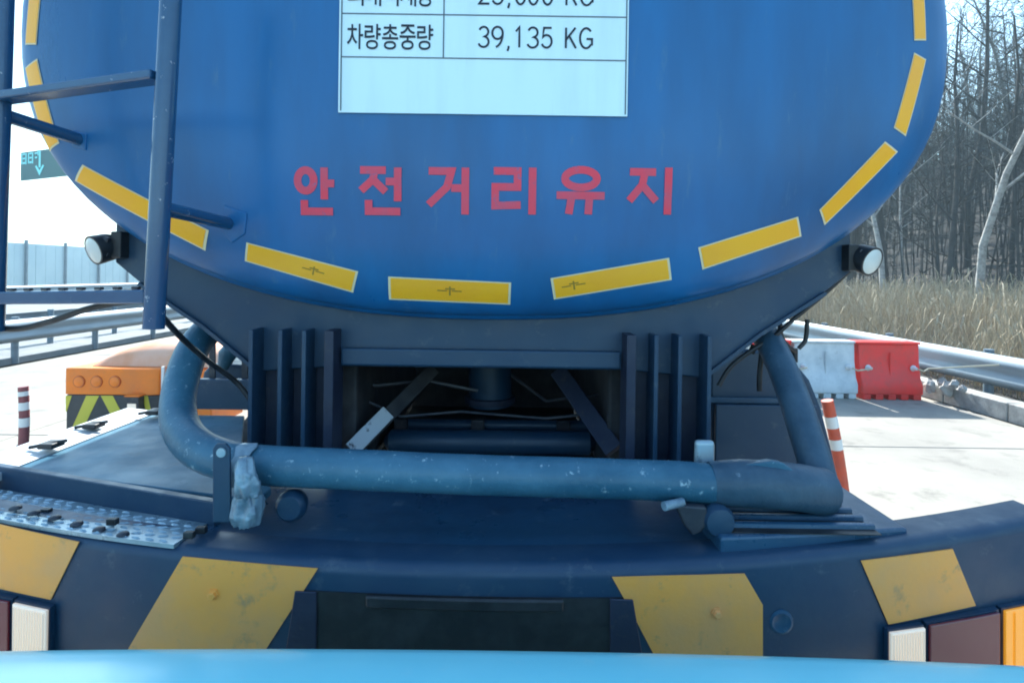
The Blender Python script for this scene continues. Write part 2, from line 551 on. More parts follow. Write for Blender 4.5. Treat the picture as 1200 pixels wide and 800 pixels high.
# rounded cover on top
b = MB()
def cov(u, v):
    x = ax0 + .18 + (wA + .55) * u
    y = AY + .12 + 1.0 * v
    hgt = .235 * max(0, 1 - abs(2 * u - 1) ** 2.6) ** .6 * max(0, 1 - abs(2 * v - 1) ** 3) ** .6
    return Vector((x, y, ztop + .004 + hgt))
b.sheet(cov, 24, 16)
b.build('cover', M['cover'], att, smooth=60)
MB().box((ax1 + .02, AY + .02, (ztop + .05) / 2), (.025, .025, ztop)).build('edge_strip', M['white_paint'], att)
MB().box((ax1 + .28, AY + .5, ztop * .52), (.32, .7, ztop * .92)).build('side_module', M['orange'], att, bevel=.02)

# ------------------------------------------------------------------ delineator posts
def delineator(base, top, r, m, label, bands, h=.75):
    d = empty('delineator_post', base, label, 'delineator post')
    base, top = Vector(base), Vector(top)
    n = 14
    pts, rs = [], []
    for i in range(n + 1):
        t = i / n
        p = base.lerp(top, t) + Vector((.012 * math.sin(t * 3.0), 0, 0))
        pts.append(p); rs.append(r * (1.0 if t > .06 else 1.15))
    MB().tube(pts, rs, 16).build('tube', m, d, smooth=40)
    MB().lathe(base, (0, 0, 1), [(0, r * 2.2), (.015, r * 2.2), (.035, r * 1.3), (.06, r * 1.15)], 18).build('foot', M['black'] if m is M['delin_dull'] else m, d, smooth=30)
    for (a, bb) in bands:
        q = [base.lerp(top, a + (bb - a) * k / 3) + Vector((.012 * math.sin((a + (bb - a) * k / 3) * 3), 0, 0)) for k in range(4)]
        MB().tube(q, r * 1.04, 16, caps=False).build('reflective_band', M['reflector'], d, smooth=40)
    return d
dr0, dr1 = on_ground(990, 590), None
dr1 = at(969, 469, dr0.y)
delineator(dr0, dr1, .042, M['delin'], 'leaning orange delineator post with white bands right of the tanker deck', [(.53, .63), (.74, .85)])
dl0 = on_ground(27, 528)
dl1 = at(27, 453, dl0.y)
delineator(dl0, dl1, .040, M['delin_dull'], 'faded maroon delineator post with pale bands, far left', [(.38, .52), (.64, .76), (.86, .93)])

# ------------------------------------------------------------------ plastic barriers on the right
def barrier(x0, x1, Y, m, label, mcord=True, yaw=0):
    z0, z1 = 0.0, .775
    d = .40
    w = x1 - x0
    bt = empty('plastic_barrier', ((x0 + x1) / 2, Y + d / 2, 0), label, 'barrier', 'water filled plastic barriers closing the shoulder')
    # stepped side profile (y, z): wide foot, waist and narrow crown
    pr = [(0, .07), (0, .20), (.05, .30), (.09, .52), (.10, z1), (d - .10, z1), (d - .09, .52), (d - .05, .30), (d, .20), (d, .07)]
    b = MB()
    b.prism([Vector((x0 + .012, Y + y, z)) for y, z in pr], (w - .024, 0, 0))
    b.build('shell', m, bt, bevel=.02, smooth=35)
    for k in range(5):
        xx = x0 + w * (k + .5) / 5
        MB().box((xx, Y + d / 2, .036), (w / 5 * .62, d - .02, .07)).build('foot', m, bt, bevel=.01)
    MB().box(((x0 + x1) / 2 - .02, Y + d / 2, z1 + .012), (w + .03, .26, .03)).build('top_rim', m, bt, bevel=.008)
    for s in (.14, .86):
        c = Vector((x0 + w * s, Y + .055, .44))
        MB().lathe(c, (0, -1, 0), [(0, .045), (.02, .035), (.05, .022), (.07, .02)], 12).build('cord_eyelet', M['white_paint'], bt, smooth=40)
    MB().box((x0 + w * .5, Y + .066, .45), (w * .02, .02, .42)).build('mould_rib', m, bt, bevel=.006)
    return bt
BY = 7.75
xr0, xr1 = at(1010, 430, BY).x, at(1084, 430, BY).x
bw = xr1 - xr0
barrier(xr0, xr1, BY, M['bar_red'], 'red plastic barrier nearest the guardrail, right of a pale one')
barrier(xr0 - bw - .01, xr0 - .01, BY + .03, M['bar_white'], 'pale blue white plastic barrier between two red barriers')
barrier(xr0 - 2 * bw - .02, xr0 - bw - .02, BY + .05, M['bar_red'], 'red plastic barrier half hidden behind the tanker mudguard')
def cord(pts, r, label, m=None):
    p = [Vector(q) for q in pts]
    o = MB().tube(p, r, 6).build('cord', m or M['cord'], smooth=60)
    return tag(o, label, 'cord')
cz = .44
cord([(xr0 - bw * .14 - .01, BY - .01, cz), (xr0 - .05, BY + .01, cz - .035), (xr0 + bw * .14, BY - .03, cz)], .011, 'pale cord tied between the pale and the red barrier')
cord([(xr0 + bw * .86, BY - .03, cz), (xr1 - .02, BY - .01, cz - .03), (xr1 + .12, BY + .1, cz - .01), (6.34, BY - .55, .60)], .011, 'pale cord tying the red barrier to the guardrail')
cord([(xr0 - bw * .86 - .01, BY - .01, cz), (xr0 - bw, BY + .02, cz - .03), (xr0 - bw * 1.14, BY - .01, cz)], .011, 'pale cord tied between the half hidden red and the pale barrier')

# ------------------------------------------------------------------ dry grass and wood on the right
gr = MB()
for i in range(60000):
    x = 6.75 + 8.5 * rng.random() ** 1.25
    y = 3 + 36 * rng.random() ** 1.2
    z = emb_z(x, y)
    h = (.45 + .75 * rng.random()) * (.55 + .45 * min(1, (x - 6.6) / 1.5)) * (.75 + .5 * noise.noise(Vector((x * .5, y * .5, 3))))
    a = rng.uniform(0, math.pi)
    w = .003 + .005 * rng.random()
    lean = Vector((rng.gauss(0, .20), rng.gauss(0, .20), 0)) * h
    dx = Vector((math.cos(a) * w, math.sin(a) * w, 0))
    p = Vector((x, y, z - .02))
    m1 = p + lean * .35 + Vector((0, 0, h * .6))
    t = p + lean + Vector((0, 0, h))
    if rng.random() < .16:       # seed plume
        gr.add([p - dx * .5, p + dx * .5, m1 + dx * .4, m1 - dx * .4, t + dx * 2.2, t - dx * 2.2, t + lean * .35 + Vector((0, 0, .06))], [(0, 1, 2, 3), (3, 2, 4, 5), (5, 4, 6)])
    else:
        gr.add([p - dx, p + dx, m1 + dx * .7, m1 - dx * .7, t], [(0, 1, 2, 3), (3, 2, 4)])
tag(gr.build('dry_grass', M['drygrass']), 'tall dry straw coloured grass behind the guardrail', 'grass', kind='stuff')

def branch(bm_trunk, twigs, p, d, L_, r, depth, rg):
    n = 5
    pts, rs = [p], [r]
    q, dd = p.copy(), d.copy()
    for k in range(n):
        dd = (dd + Vector((rg.gauss(0, .10), rg.gauss(0, .10), .03))).normalized()
        q = q + dd * L_ / n
        pts.append(q.copy()); rs.append(max(.004, r * (1 - .75 * (k + 1) / n)))
    bm_trunk.tube(pts, rs, 7 if depth == 0 else 4, caps=False)
    if depth < 2:
        m = 9 if depth == 0 else 5
        for k in range(m):
            t = .28 + .7 * k / m + rg.uniform(-.03, .03)
            i = min(int(t * n), n - 1)
            bp = pts[i].lerp(pts[i + 1], t * n - i)
            a = rg.uniform(0, 2 * math.pi)
            out = Vector((math.cos(a), math.sin(a), rg.uniform(.5, 1.2))).normalized()
            branch(bm_trunk, twigs, bp, out, L_ * (.36 - .14 * t if depth == 0 else .42), rs[i] * .45, depth + 1, rg)
    else:
        for k in range(12):
            i = rg.randrange(n)
            bp = pts[i].lerp(pts[i + 1], rg.random())
            out = (dd + Vector((rg.gauss(0, .8), rg.gauss(0, .8), rg.gauss(.2, .5)))).normalized() * rg.uniform(.25, .7)
            s = out.cross(Vector((rg.random(), rg.random(), rg.random()))).normalized() * .008
            twigs.add([bp - s, bp + s, bp + out], [(0, 1, 2)])

def make_tree(loc, H, r, m, label, seed, group=None, lean=(0, 0)):
    rg = random.Random(seed)
    t = empty('bare_tree', loc, label, 'tree', group)
    tk, tw = MB(), MB()
    branch(tk, tw, Vector(loc) - Vector((0, 0, .1)), Vector((lean[0], lean[1], 1)).normalized(), H, r, 0, rg)
    tk.build('trunk', m, t, smooth=60, origin=loc)
    tw.build('crown', M['twig'], t, origin=loc)
    return t

def edge_tree(px, Y, H, r, m, label, seed, lean):
    p = at(px, 330, Y)
    z = emb_z(p.x, Y)
    make_tree(Vector((p.x, Y, z)), H, r, m, label, seed, None, lean)
edge_tree(1036, 19.0, 9, .10, M['bark_pale'], 'slim pale upright trunk just right of the work lamp', 3, (.01, 0))
edge_tree(1146, 15.0, 9.5, .11, M['bark_pale'], 'pale leaning trunk at the far right above the grass', 5, (.09, 0))
edge_tree(1060, 23.0, 8, .07, M['bark_pale'], 'thin grey tree between the pale trunks, nearer the lamp', 8, (.05, 0))
edge_tree(1102, 20.0, 6.5, .07, M['bark'], 'thin bent tree midway between the two pale trunks', 9, (.03, 0))
edge_tree(1122, 22.0, 7.5, .06, M['bark'], 'thin dark tree close left of the pale leaning trunk', 12, (-.02, 0))
edge_tree(1185, 17.5, 9, .10, M['bark'], 'dark tree at the right picture edge', 14, (-.03, 0))

tseeds = []
base = None
rg2 = random.Random(21)
protos = []
wood_lab = 'bare dark tree among many in the wood behind the grass'
for k in range(34):
    Y = 17 + 30 * rg2.random()
    X = max(13.0, Y * rg2.uniform(.56, 1.25))
    z = emb_z(X, Y)
    H = rg2.uniform(9, 14)
    if k < 4:
        protos.append((make_tree(Vector((X, Y, z)), H, .13, M['bark'], wood_lab, 100 + k, 'trees of the roadside wood'), H))
    else:
        o = copy_tree(protos[k % 4][0])
        s = rg2.uniform(.8, 1.25)
        o.location = (X, Y, z)
        o.scale = (s, s, s)
        o.rotation_euler = (0, 0, rg2.uniform(0, 6.28))

# dense understorey and conifers behind: one mass
wd = MB()
rg3 = random.Random(33)
for i in range(3400):
    X = 13.5 + 38 * rg3.random()
    Y = 12 + 62 * rg3.random()
    if not .45 < X / Y < 1.9: continue
    z = emb_z(X, Y)
    h = rg3.uniform(2.5, 12)
    a = Vector((X, Y, z - .1))
    bb = a + Vector((rg3.gauss(0, .08) * h, rg3.gauss(0, .08) * h, h))
    w = rg3.uniform(.012, .05)
    wd.add([a + Vector((-w, 0, 0)), a + Vector((w, 0, 0)), a + Vector((0, w, 0)), bb], [(0, 1, 3), (1, 2, 3), (2, 0, 3)])
    for k in range(16):
        p = a.lerp(bb, rg3.uniform(.15, .95))
        o_ = Vector((rg3.gauss(0, .7), rg3.gauss(0, .7), rg3.gauss(.35, .4)))
        s = Vector((rg3.uniform(-1, 1), rg3.uniform(-1, 1), rg3.uniform(-1, 1))).normalized() * rg3.uniform(.012, .03)
        wd.add([p - s, p + s, p + o_], [(0, 1, 2)])
tag(wd.build('undergrowth', M['twig']), 'dense grey brown undergrowth filling the wood', 'undergrowth', kind='stuff')
cf = MB()
for i in range(70):
    Y = 27 + 45 * rg3.random()
    X = Y * rg3.uniform(.50, 1.05) + 7
    z = emb_z(X, Y)
    H = rg3.uniform(10, 17)
    for k in range(900):
        t = rg3.random() ** 1.2
        rr = (1 - t) * H * .22 + .3
        a = rg3.uniform(0, 6.283)
        q = rg3.random() ** .5
        c = Vector((X + rr * q * math.cos(a), Y + rr * q * math.sin(a), z + .6 + t * H))
        s = rg3.uniform(.15, .45)
        v1 = Vector((rg3.gauss(0, 1), rg3.gauss(0, 1), rg3.gauss(0, .5))).normalized() * s
        v2 = Vector((rg3.gauss(0, 1), rg3.gauss(0, 1), rg3.gauss(0, .5))).normalized() * s * .22
        cf.add([c - v1 * .5, c + v2 * .5, c + v1 * .5, c - v2 * .5], [(0, 1, 2, 3)])
tag(cf.build('conifer_wood', M['evergreen']), 'dark evergreen wood on the slope at the far right', 'wood', kind='stuff')

# ================================================================== the tanker truck
XC = -.085
truck = empty('tanker_truck', (XC, 3.0, 0), 'large blue tanker truck seen from behind, filling the picture', 'truck')
TA, TB, TN, TZ, TY, TH = 1.285, .764, 2.3, 2.344, 1.55, .13

def se(theta):
    c, s = math.cos(theta), math.sin(theta)
    return (math.copysign(abs(c) ** (2 / TN), c), math.copysign(abs(s) ** (2 / TN), s))
def headY(x, z):
    s = (abs((x - XC) / TA) ** TN + abs((z - TZ) / TB) ** TN) ** (1 / TN)
    s = min(s, 1.0)
    return TY - TH * math.sqrt(max(0.0, 1 - s ** 4))
def on_head(px, py, off=.004):
    Y = TY - .08
    for _ in range(12):
        p = at(px, py, Y)
        Y = headY(p.x, p.z) - off
    return at(px, py, Y)

NSEG = 96
rings = [0.0001, .15, .3, .45, .58, .68, .76, .83, .88, .92, .95, .97, .984, .993, .998, 1.0]
b = MB()
vs_, fs = [], []
for s in rings:
    for k in range(NSEG):
        ex, ez = se(2 * math.pi * k / NSEG)
        vs_.append(Vector((XC + TA * ex * s, TY - TH * math.sqrt(max(0, 1 - s ** 4)), TZ + TB * ez * s)))
for i in range(len(rings) - 1):
    for k in range(NSEG):
        a, c = i * NSEG + k, i * NSEG + (k + 1) % NSEG
        fs.append((a, c, c + NSEG, a + NSEG))
n0 = len(rings) - 1
last = n0 * NSEG
for yy in (TY + .02, TY + 3.0, TY + 8.6):
    o_ = len(vs_)
    for k in range(NSEG):
        ex, ez = se(2 * math.pi * k / NSEG)
        vs_.append(Vector((XC + TA * ex, yy, TZ + TB * ez)))
    for k in range(NSEG):
        a, c = last + k, last + (k + 1) % NSEG
        fs.append((a, c, o_ + (k + 1) % NSEG, o_ + k))
    last = o_
fs.append(tuple(last + k for k in range(NSEG)))
b.add(vs_, fs)
tank = b.build('tank', M['tank'], truck, smooth=50)
# rolled rim where the head meets the shell
b = MB()
pth = []
for k in range(NSEG):
    ex, ez = se(2 * math.pi * k / NSEG)
    pth.append(Vector((XC + (TA + .002) * ex, TY + .035, TZ + (TB + .002) * ez)))
vs_, fs = [], []
nn = 8
for k in range(NSEG):
    ex, ez = se(2 * math.pi * k / NSEG)
    nrm = Vector((ex * TB, 0, ez * TA)).normalized()
    for j in range(nn):
        a = 2 * math.pi * j / nn
        vs_.append(pth[k] + nrm * .012 * math.cos(a) + Vector((0, .02 * math.sin(a), 0)))
for k in range(NSEG):
    for j in range(nn):
        k2, j2 = (k + 1) % NSEG, (j + 1) % nn
        fs.append((k * nn + j, k * nn + j2, k2 * nn + j2, k2 * nn + j))
b.add(vs_, fs)
b.build('rim', M['tank'], tank, smooth=60)

# --- reflective tape pieces on the head (corners read as seen from the rear)
def tape(c00, c10, c11, c01, mark=None):
    """corners: outer start, outer end, inner end, inner start"""
    P = [on_head(*c, off=.0) for c in (c00, c10, c11, c01)]
    def fn(u, v, off):
        q = P[0].lerp(P[1], u).lerp(P[3].lerp(P[2], u), v)
        return Vector((q.x, headY(q.x, q.z) - off, q.z))
    o = MB().sheet(lambda u, v: fn(u, v, .0012), 10, 3).build('tape_strip', M['tape_edge'], tank, smooth=60)
    MB().sheet(lambda u, v: fn(.02 + .96 * u, .06 + .88 * v, .0022), 10, 3).build('tape_face', M['yellow_tape'], o, smooth=60)
    if mark is not None:
        b = MB()
        for (u0, u1, v0, v1) in ((mark - .10, mark - .02, .48, .53), (mark + .02, mark + .10, .48, .53), (mark - .035, mark + .045, .56, .62), (mark - .004, mark + .010, .30, .70)):
            b.sheet(lambda u, v: fn(u0 + (u1 - u0) * u, v0 + (v1 - v0) * v, .0030 + .0002 * v0), 1, 1)
        b.build('tape_mark', M['tape_mark'], o)
tape((30, 53), (40, -40), (53, -40), (43, 53))
tape((30, 80), (59, 178), (70, 168), (44, 69))
tape((88, 212), (241, 294), (245, 270), (97, 193))
tape((287, 306), (414, 343), (420, 318), (289, 284), .62)
tape((456, 351), (598, 357), (599, 331), (455, 324), .5)
tape((649, 351), (787, 328), (784, 302), (645, 326), .18)
tape((823, 316), (939, 277), (935, 254), (818, 290))
tape((966, 264), (1052, 178), (1037, 166), (960, 246))
tape((1061, 160), (1085, 70), (1071, 62), (1047, 150))
tape((1085, 48), (1080, -40), (1066, -40), (1071, 48))

# --- weight board
BL, BR, BT, BB = 398.5, 736.0, -70.0, 135.0
def bpt(px, py, off):
    return on_head(px, py, off)
P = [bpt(BL, BB, 0), bpt(BR, BB, 0), bpt(BR, BT, 0), bpt(BL, BT, 0)]
x0, x1 = (P[0].x + P[3].x) / 2, (P[1].x + P[2].x) / 2
z0, z1 = (P[0].z + P[1].z) / 2, (P[2].z + P[3].z) / 2
def onb(x, z, off):
    return Vector((x, headY(x, z) - off, z))
b = MB().sheet(lambda u, v: onb(x0 + (x1 - x0) * u, z0 + (z1 - z0) * v, .006), 24, 14, (0, .004, 0))
board = b.build('weight_board', M['board'], tank, smooth=40)
board['label'] = 'white weight board with black Korean rows and numbers'
pxm = (x1 - x0) / (BR - BL)
def bx(px): return x0 + (px - BL) * pxm
def bz(py): return z0 + (BB - py) * (z1 - z0) / (BB - BT)
def rule(xa, za, xb, zb, w=.0016, off=.0072):
    if abs(xa - xb) > abs(za - zb):
        fn = lambda u, v: onb(xa + (xb - xa) * u, za - w + 2 * w * v, off)
    else:
        fn = lambda u, v: onb(xa - w + 2 * w * v, za + (zb - za) * u, off + .0003)
    MB().sheet(fn, 20, 1).build('rule_line', M['line'], board)
for py in (-30, 20, 70.5):
    rule(bx(401), bz(py), bx(733), bz(py))
rule(bx(520.5), bz(-60), bx(520.5), bz(70.5))
rule(bx(401.5), bz(-60), bx(401.5), bz(133))
rule(bx(733.5), bz(-60), bx(733.5), bz(133))

def text_mesh(txt, xa, xb, za, zb, off=.0078, weight=0.0):
    cu = bpy.data.curves.new('t', 'FONT')
    cu.body = txt
    cu.size = 1.0
    cu.offset = weight
    cu.resolution_u = 4
    ob = bpy.data.objects.new('t', cu)
    col.objects.link(ob)
    dg = bpy.context.evaluated_depsgraph_get()
    me = bpy.data.meshes.new_from_object(ob.evaluated_get(dg))
    bpy.data.objects.remove(ob)
    vs0 = [v.co.copy() for v in me.vertices]
    f0 = [tuple(p.vertices) for p in me.polygons]
    ax, bx_ = min(v.x for v in vs0), max(v.x for v in vs0)
    ay, by = min(v.y for v in vs0), max(v.y for v in vs0)
    out = []
    for v in vs0:
        x = xa + (v.x - ax) / (bx_ - ax) * (xb - xa)
        z = za + (v.y - ay) / (by - ay) * (zb - za)
        out.append(onb(x, z, off))
    b = MB()
    b.add(out, f0)
    b.build('printed_character', M['ink'], board)
for word, zb_, zt_ in (('차량총중량', 61.5, 32.0), ('최대적재량', 11.0, -18.5)):
    for k, ch in enumerate(word):
        xa = 408 + k * 20.4
        text_mesh(ch, bx(xa), bx(xa + 18.8), bz(zb_), bz(zt_), weight=.006)

# --- red lettering, stroke by stroke
def arc(cx, cy, rx, ry, n=22):
    return [(cx + rx * math.cos(2 * math.pi * k / n), cy + ry * math.sin(2 * math.pi * k / n)) for k in range(n + 1)]
GL = {
    'an': [arc(.28, .72, .21, .22), [(.76, 1.0), (.76, .32)], [(.76, .66), (1.02, .66)], [(.24, .30), (.24, .06), (.98, .06)]],
    'jeon': [[(.0, .94), (.60, .94)], [(.34, .94), (.30, .74), (.02, .50)], [(.28, .76), (.60, .48)], [(.88, 1.0), (.88, .28)], [(.60, .70), (.88, .70)], [(.20, .30), (.20, .06), (.94, .06)]],
    'geo': [[(.04, .92), (.56, .92), (.46, .58), (.04, .20)], [(.88, 1.0), (.88, 0)], [(.56, .56), (.88, .56)]],
    'ri': [[(.02, .92), (.58, .92), (.58, .58), (.06, .58), (.06, .18), (.66, .20)], [(.93, 1.0), (.93, 0)]],
    'yu': [arc(.5, .76, .36, .19), [(-.04, .40), (1.04, .40)], [(.30, .40), (.24, 0)], [(.70, .40), (.68, 0)]],
    'ji': [[(.0, .90), (.62, .90)], [(.36, .90), (.30, .62), (.0, .28)], [(.28, .64), (.64, .28)], [(.92, 1.0), (.92, 0)]],
}
def ribbon(b, pts, w, off):
    pts = [Vector((p[0], 0, p[1])) for p in pts]
    dense = []
    for i in range(len(pts) - 1):
        m = max(1, int((pts[i + 1] - pts[i]).length / .02))
        for k in range(m):
            dense.append(pts[i].lerp(pts[i + 1], k / m))
    dense.append(pts[-1])
    closed = (dense[0] - dense[-1]).length < 1e-5
    L_, R_ = [], []
    n = len(dense)
    for i, p in enumerate(dense):
        if closed:
            a, c = dense[(i - 1) % (n - 1)], dense[(i + 1) % (n - 1)]
        else:
            a, c = dense[max(0, i - 1)], dense[min(n - 1, i + 1)]
        d0, d1 = (p - a), (c - p)
        if d0.length < 1e-6: d0 = d1
        if d1.length < 1e-6: d1 = d0
        d0, d1 = d0.normalized(), d1.normalized()
        n0_ = Vector((-d0.z, 0, d0.x)); n1_ = Vector((-d1.z, 0, d1.x))
        nm = (n0_ + n1_).normalized()
        k = w / 2 / max(.45, nm.dot(n1_))
        for lst, s in ((L_, 1), (R_, -1)):
            q = p + nm * k * s
            lst.append(Vector((q.x, headY(q.x, q.z) - off, q.z)))
    vs1 = L_ + R_
    b.add(vs1, [(i, i + 1, n + i + 1, n + i) for i in range(n - 1)])
def el(cx, cy, rx, ry, a0, a1, n=14):
    return [(cx + rx * math.cos(R(a0 + (a1 - a0) * k / n)), cy + ry * math.sin(R(a0 + (a1 - a0) * k / n))) for k in range(n + 1)]
DG = {
    '3': [el(.5, .75, .42, .24, 160, -85) + el(.48, .26, .48, .26, 80, -160)],
    '9': [el(.5, .70, .45, .30, 0, 360, 20), el(.25, .68, .70, .68, 0, -80)],
    '1': [[(.15, .78), (.52, 1.0), (.52, 0)]],
    '5': [[(.90, .98), (.22, .98), (.12, .52)] + el(.46, .32, .46, .31, 128, -155)],
    '2': [el(.5, .74, .42, .25, 170, -25) + [(.04, .02), (.98, .02)]],
    '0': [el(.5, .5, .45, .49, 0, 360, 22)],
    ',': [[(.55, .07), (.55, -.02), (.35, -.18)]],
    'K': [[(.08, 1), (.08, 0)], [(.92, 1), (.08, .40)], [(.36, .60), (.98, 0)]],
    'G': [el(.52, .5, .46, .49, 42, 322, 22), [(.96, .14), (.96, .46), (.55, .46)]],
}
POS = [(561, 573.5), (576.5, 590), (593, 599), (603, 614), (618, 631), (634.5, 647.5), (662, 675), (678.5, 694)]
for txt, yb_, yt_ in (('39,135KG', 57, 33.2), ('25,000KG', 7, -17)):
    for ch, (xa, xb) in zip(txt, POS):
        b = MB()
        if txt[0] == '2' and xa == 603: xb = 616
        for i, st in enumerate(DG[ch]):
            ribbon(b, [(bx(xa + (xb - xa) * p[0]), bz(yb_ + (yt_ - yb_) * p[1])) for p in st], .0052, .0076 + .0003 * i)
        b.build('printed_character', M['ink'], board)
for key, xl, xr in (('an', 346, 391), ('jeon', 422, 472), ('geo', 500, 551), ('ri', 577, 627), ('yu', 654, 706), ('ji', 737, 786)):
    pl, pr_ = on_head(xl, 251), on_head(xr, 251)
    zt = on_head((xl + xr) / 2, 196).z
    zb = on_head((xl + xr) / 2, 251).z
    b = MB()
    for i, st in enumerate(GL[key]):
        ribbon(b, [(pl.x + (pr_.x - pl.x) * p[0], zb + (zt - zb) * p[1]) for p in st], .0195, .0012 + .0004 * i)
    b.build('letter', M['red_letter'], tank)

# --- apron plate under the tank, posts and cross beam
AY_ = 1.60
half = [(1.06, 1.92), (1.06, 1.715), (.985, 1.655), (.80, 1.535), (.655, 1.42), (.655, 1.405), (.41, 1.425)]
poly = [Vector((XC + x, AY_, z)) for x, z in half] + [Vector((XC - x, AY_, z)) for x, z in reversed(half)]
apron = MB().prism(poly, (0, .02, 0)).build('rear_apron', M['navy'], truck, bevel=.004)
# folded lower edge lip
for s in (-1, 1):
    pts = [Vector((XC + s * x, AY_ + .004, z)) for x, z in half[2:5]]
    b = MB()
    for i in range(2):
        b.bar(pts[i], pts[i + 1], .010, .036, up=(0, 1, 0))
    b.build('edge_flange', M['navy'], apron)
MB().box((XC, AY_ + .06, 1.455), (.80, .16, .05)).build('cross_beam', M['navy'], truck, bevel=.006)
# the shell saddle seen below the rim
b = MB()
def sad(u, v):
    x = -.95 + 1.9 * u
    zt = TZ - TB * (max(0, 1 - abs(x / TA) ** TN)) ** (1 / TN) - .004
    zb = 1.50 + .16 * abs(x / .95) ** 2
    return Vector((XC + x, AY_ - .045 + .04 * v, zb + (max(zt, zb) - zb) * v))
for s in (-1, 1):
    MB().box((XC + s * .525, AY_ + .035, 1.335), (.225, .03, .393)).build('post_web', M['navy_dark'], truck, bevel=.003)
    for k, xx in enumerate((.634, .553, .487, .418)):
        MB().box((XC + s * xx, AY_ - .025, 1.335), (.012 if k < 3 else .026, .088, .397)).build('post_rib', M['navy'] if k < 3 else M['navy_dark'], truck, bevel=.002)
    MB().box((XC + s * .52, AY_ - .005, 1.13), (.25, .11, .016)).build('post_foot', M['navy_dark'], truck, bevel=.003)
    # chassis rails running forward, made taller to keep light out under the tank
    MB().box((XC + s * .43, 5.8, 1.28), (.09, 8.2, .44)).build('chassis_rail', M['grime'], truck, bevel=.01)

# --- things in the opening
def bar_px(name, a, b_, Ya, Yb, w, t, m, parent=truck):
    A, B = at(*a, Ya), at(*b_, Yb)
    return MB().bar(A, B, w, t, up=(0, 1, 0)).build(name, m, parent, bevel=.003)
bar_px('brace', (418, 524), (508, 432), 1.66, 1.95, .046, .02, M['grime'])
bA, bB = at(418, 524, 1.66), at(508, 432, 1.95)
bO = Vector((-.004, -.034, .006))
MB().bar(bA.lerp(bB, -.01) + bO, bA.lerp(bB, .42) + bO, .047, .006, up=(0, 1, 0)).build('brace_cover', M['peeled'], truck, bevel=.002)
bar_px('brace', (720, 528), (654, 434), 1.66, 1.95, .058, .02, M['navy_dark'])
MB().tube([at(470, 497, 2.15), at(690, 499, 2.15)], .022, 12).build('cross_tube', M['navy'], truck, smooth=40)
MB().tube([at(452, 519, 1.95), at(458, 517, 1.95), at(690, 519, 1.95), at(696, 521, 1.95)], [.02, .042, .042, .02], 16).build('cross_tube', M['navy'], truck, smooth=40)
MB().tube([at(574, 425, 2.2), at(575, 474, 2.2)], .085, 18).build('drain_pipe', M['navy'], truck, smooth=40)
MB().tube([at(425, 446, 1.95), at(425, 520, 1.95)], .055, 16).build('air_tank', M['grime'], truck, smooth=40)
MB().tube([at(735, 462, 1.9), at(735, 520, 1.9)], .022, 10).build('pipe', M['grime'], truck, smooth=40)
for pts_, r_ in (([(395, 440, 1.9), (440, 452, 1.9), (500, 446, 2.0), (560, 458, 2.0)], .007), ([(600, 440, 2.0), (640, 470, 1.95), (700, 462, 1.9), (745, 470, 1.85)], .006),
                 ([(430, 470, 1.85), (470, 488, 1.85), (540, 482, 1.9), (640, 490, 1.9), (720, 482, 1.85)], .005)):
    P_ = [at(*q) for q in pts_]
    MB().tube(P_, r_, 6).build('air_line', M['dark_steel'], truck, smooth=60)
for px_b, py_b in ((470, 498), (560, 499), (660, 500)):
    MB().box(at(px_b, py_b, 2.11), (.05, .03, .05)).build('tube_clamp', M['dark_steel'], truck, bevel=.004)
MB().lathe(at(574, 470, 2.19), (0, 0, 1), [(0, .10), (.02, .10), (.021, .088)], 16).build('pipe_flange', M['navy_dark'], truck, smooth=40)
MB().box((XC, 2.75, 1.15), (.80, .03, .9)).build('shade_backing', M['grime'], truck)  # added dark panel, blocks the background to darken the opening
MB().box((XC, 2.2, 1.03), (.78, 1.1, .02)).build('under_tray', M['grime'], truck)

# axle and wheels
def wheel(x, y):
    w = MB().lathe((x, y, .52), (1, 0, 0), [(-.13, .30), (-.135, .46), (-.11, .51), (.11, .51), (.135, .46), (.13, .30)], 32)
    o = w.build('wheel', M['tyre'], truck, smooth=40)
    MB().lathe((x, y, .52), (1, 0, 0), [(-.10, .29), (-.06, .27), (-.05, .1), (.05, .1), (.06, .27), (.10, .29)], 24).build('rim', M['dark_steel'], o, smooth=40)
for y in (2.75, 4.05):
    for s in (-1, 1):
        wheel(XC + s * 1.04, y)
        wheel(XC + s * .72, y)
    MB().tube([(XC - 1.0, y, .52), (XC + 1.0, y, .52)], .09, 12).build('axle', M['grime'], truck, smooth=40)

# --- bumper
def bumpY(x): return 1.128 + .14 * ((x - XC) / 1.3) ** 2
def bumpZ(x): return 1.10 + .055 * ((x - XC) / 1.3) ** 2
BW = 1.335
b = MB()
def bfn(u, v):
    x = XC - BW + 2 * BW * u
    # section: from the deck edge, over a rounded nose, down the face
    prof = [(.10, -.002), (.03, 0), (.012, -.003), (.003, -.011), (0, -.025), (0, -.20), (.0, -.33), (.03, -.35)]
    k = v * (len(prof) - 1)
    i = min(int(k), len(prof) - 2)
    t = k - i
    dy = prof[i][0] * (1 - t) + prof[i + 1][0] * t
    dz = prof[i][1] * (1 - t) + prof[i + 1][1] * t
    return Vector((x, bumpY(x) + dy, bumpZ(x) + dz))
bumper = b.sheet(bfn, 48, 7).build('bumper', M['navy'], truck, smooth=60)
def on_bump(px, py, off=0.0):
    Y = 1.15
    for _ in range(12):
        p = at(px, py, Y)
        Y = bumpY(p.x) - off
    return at(px, py, Y)
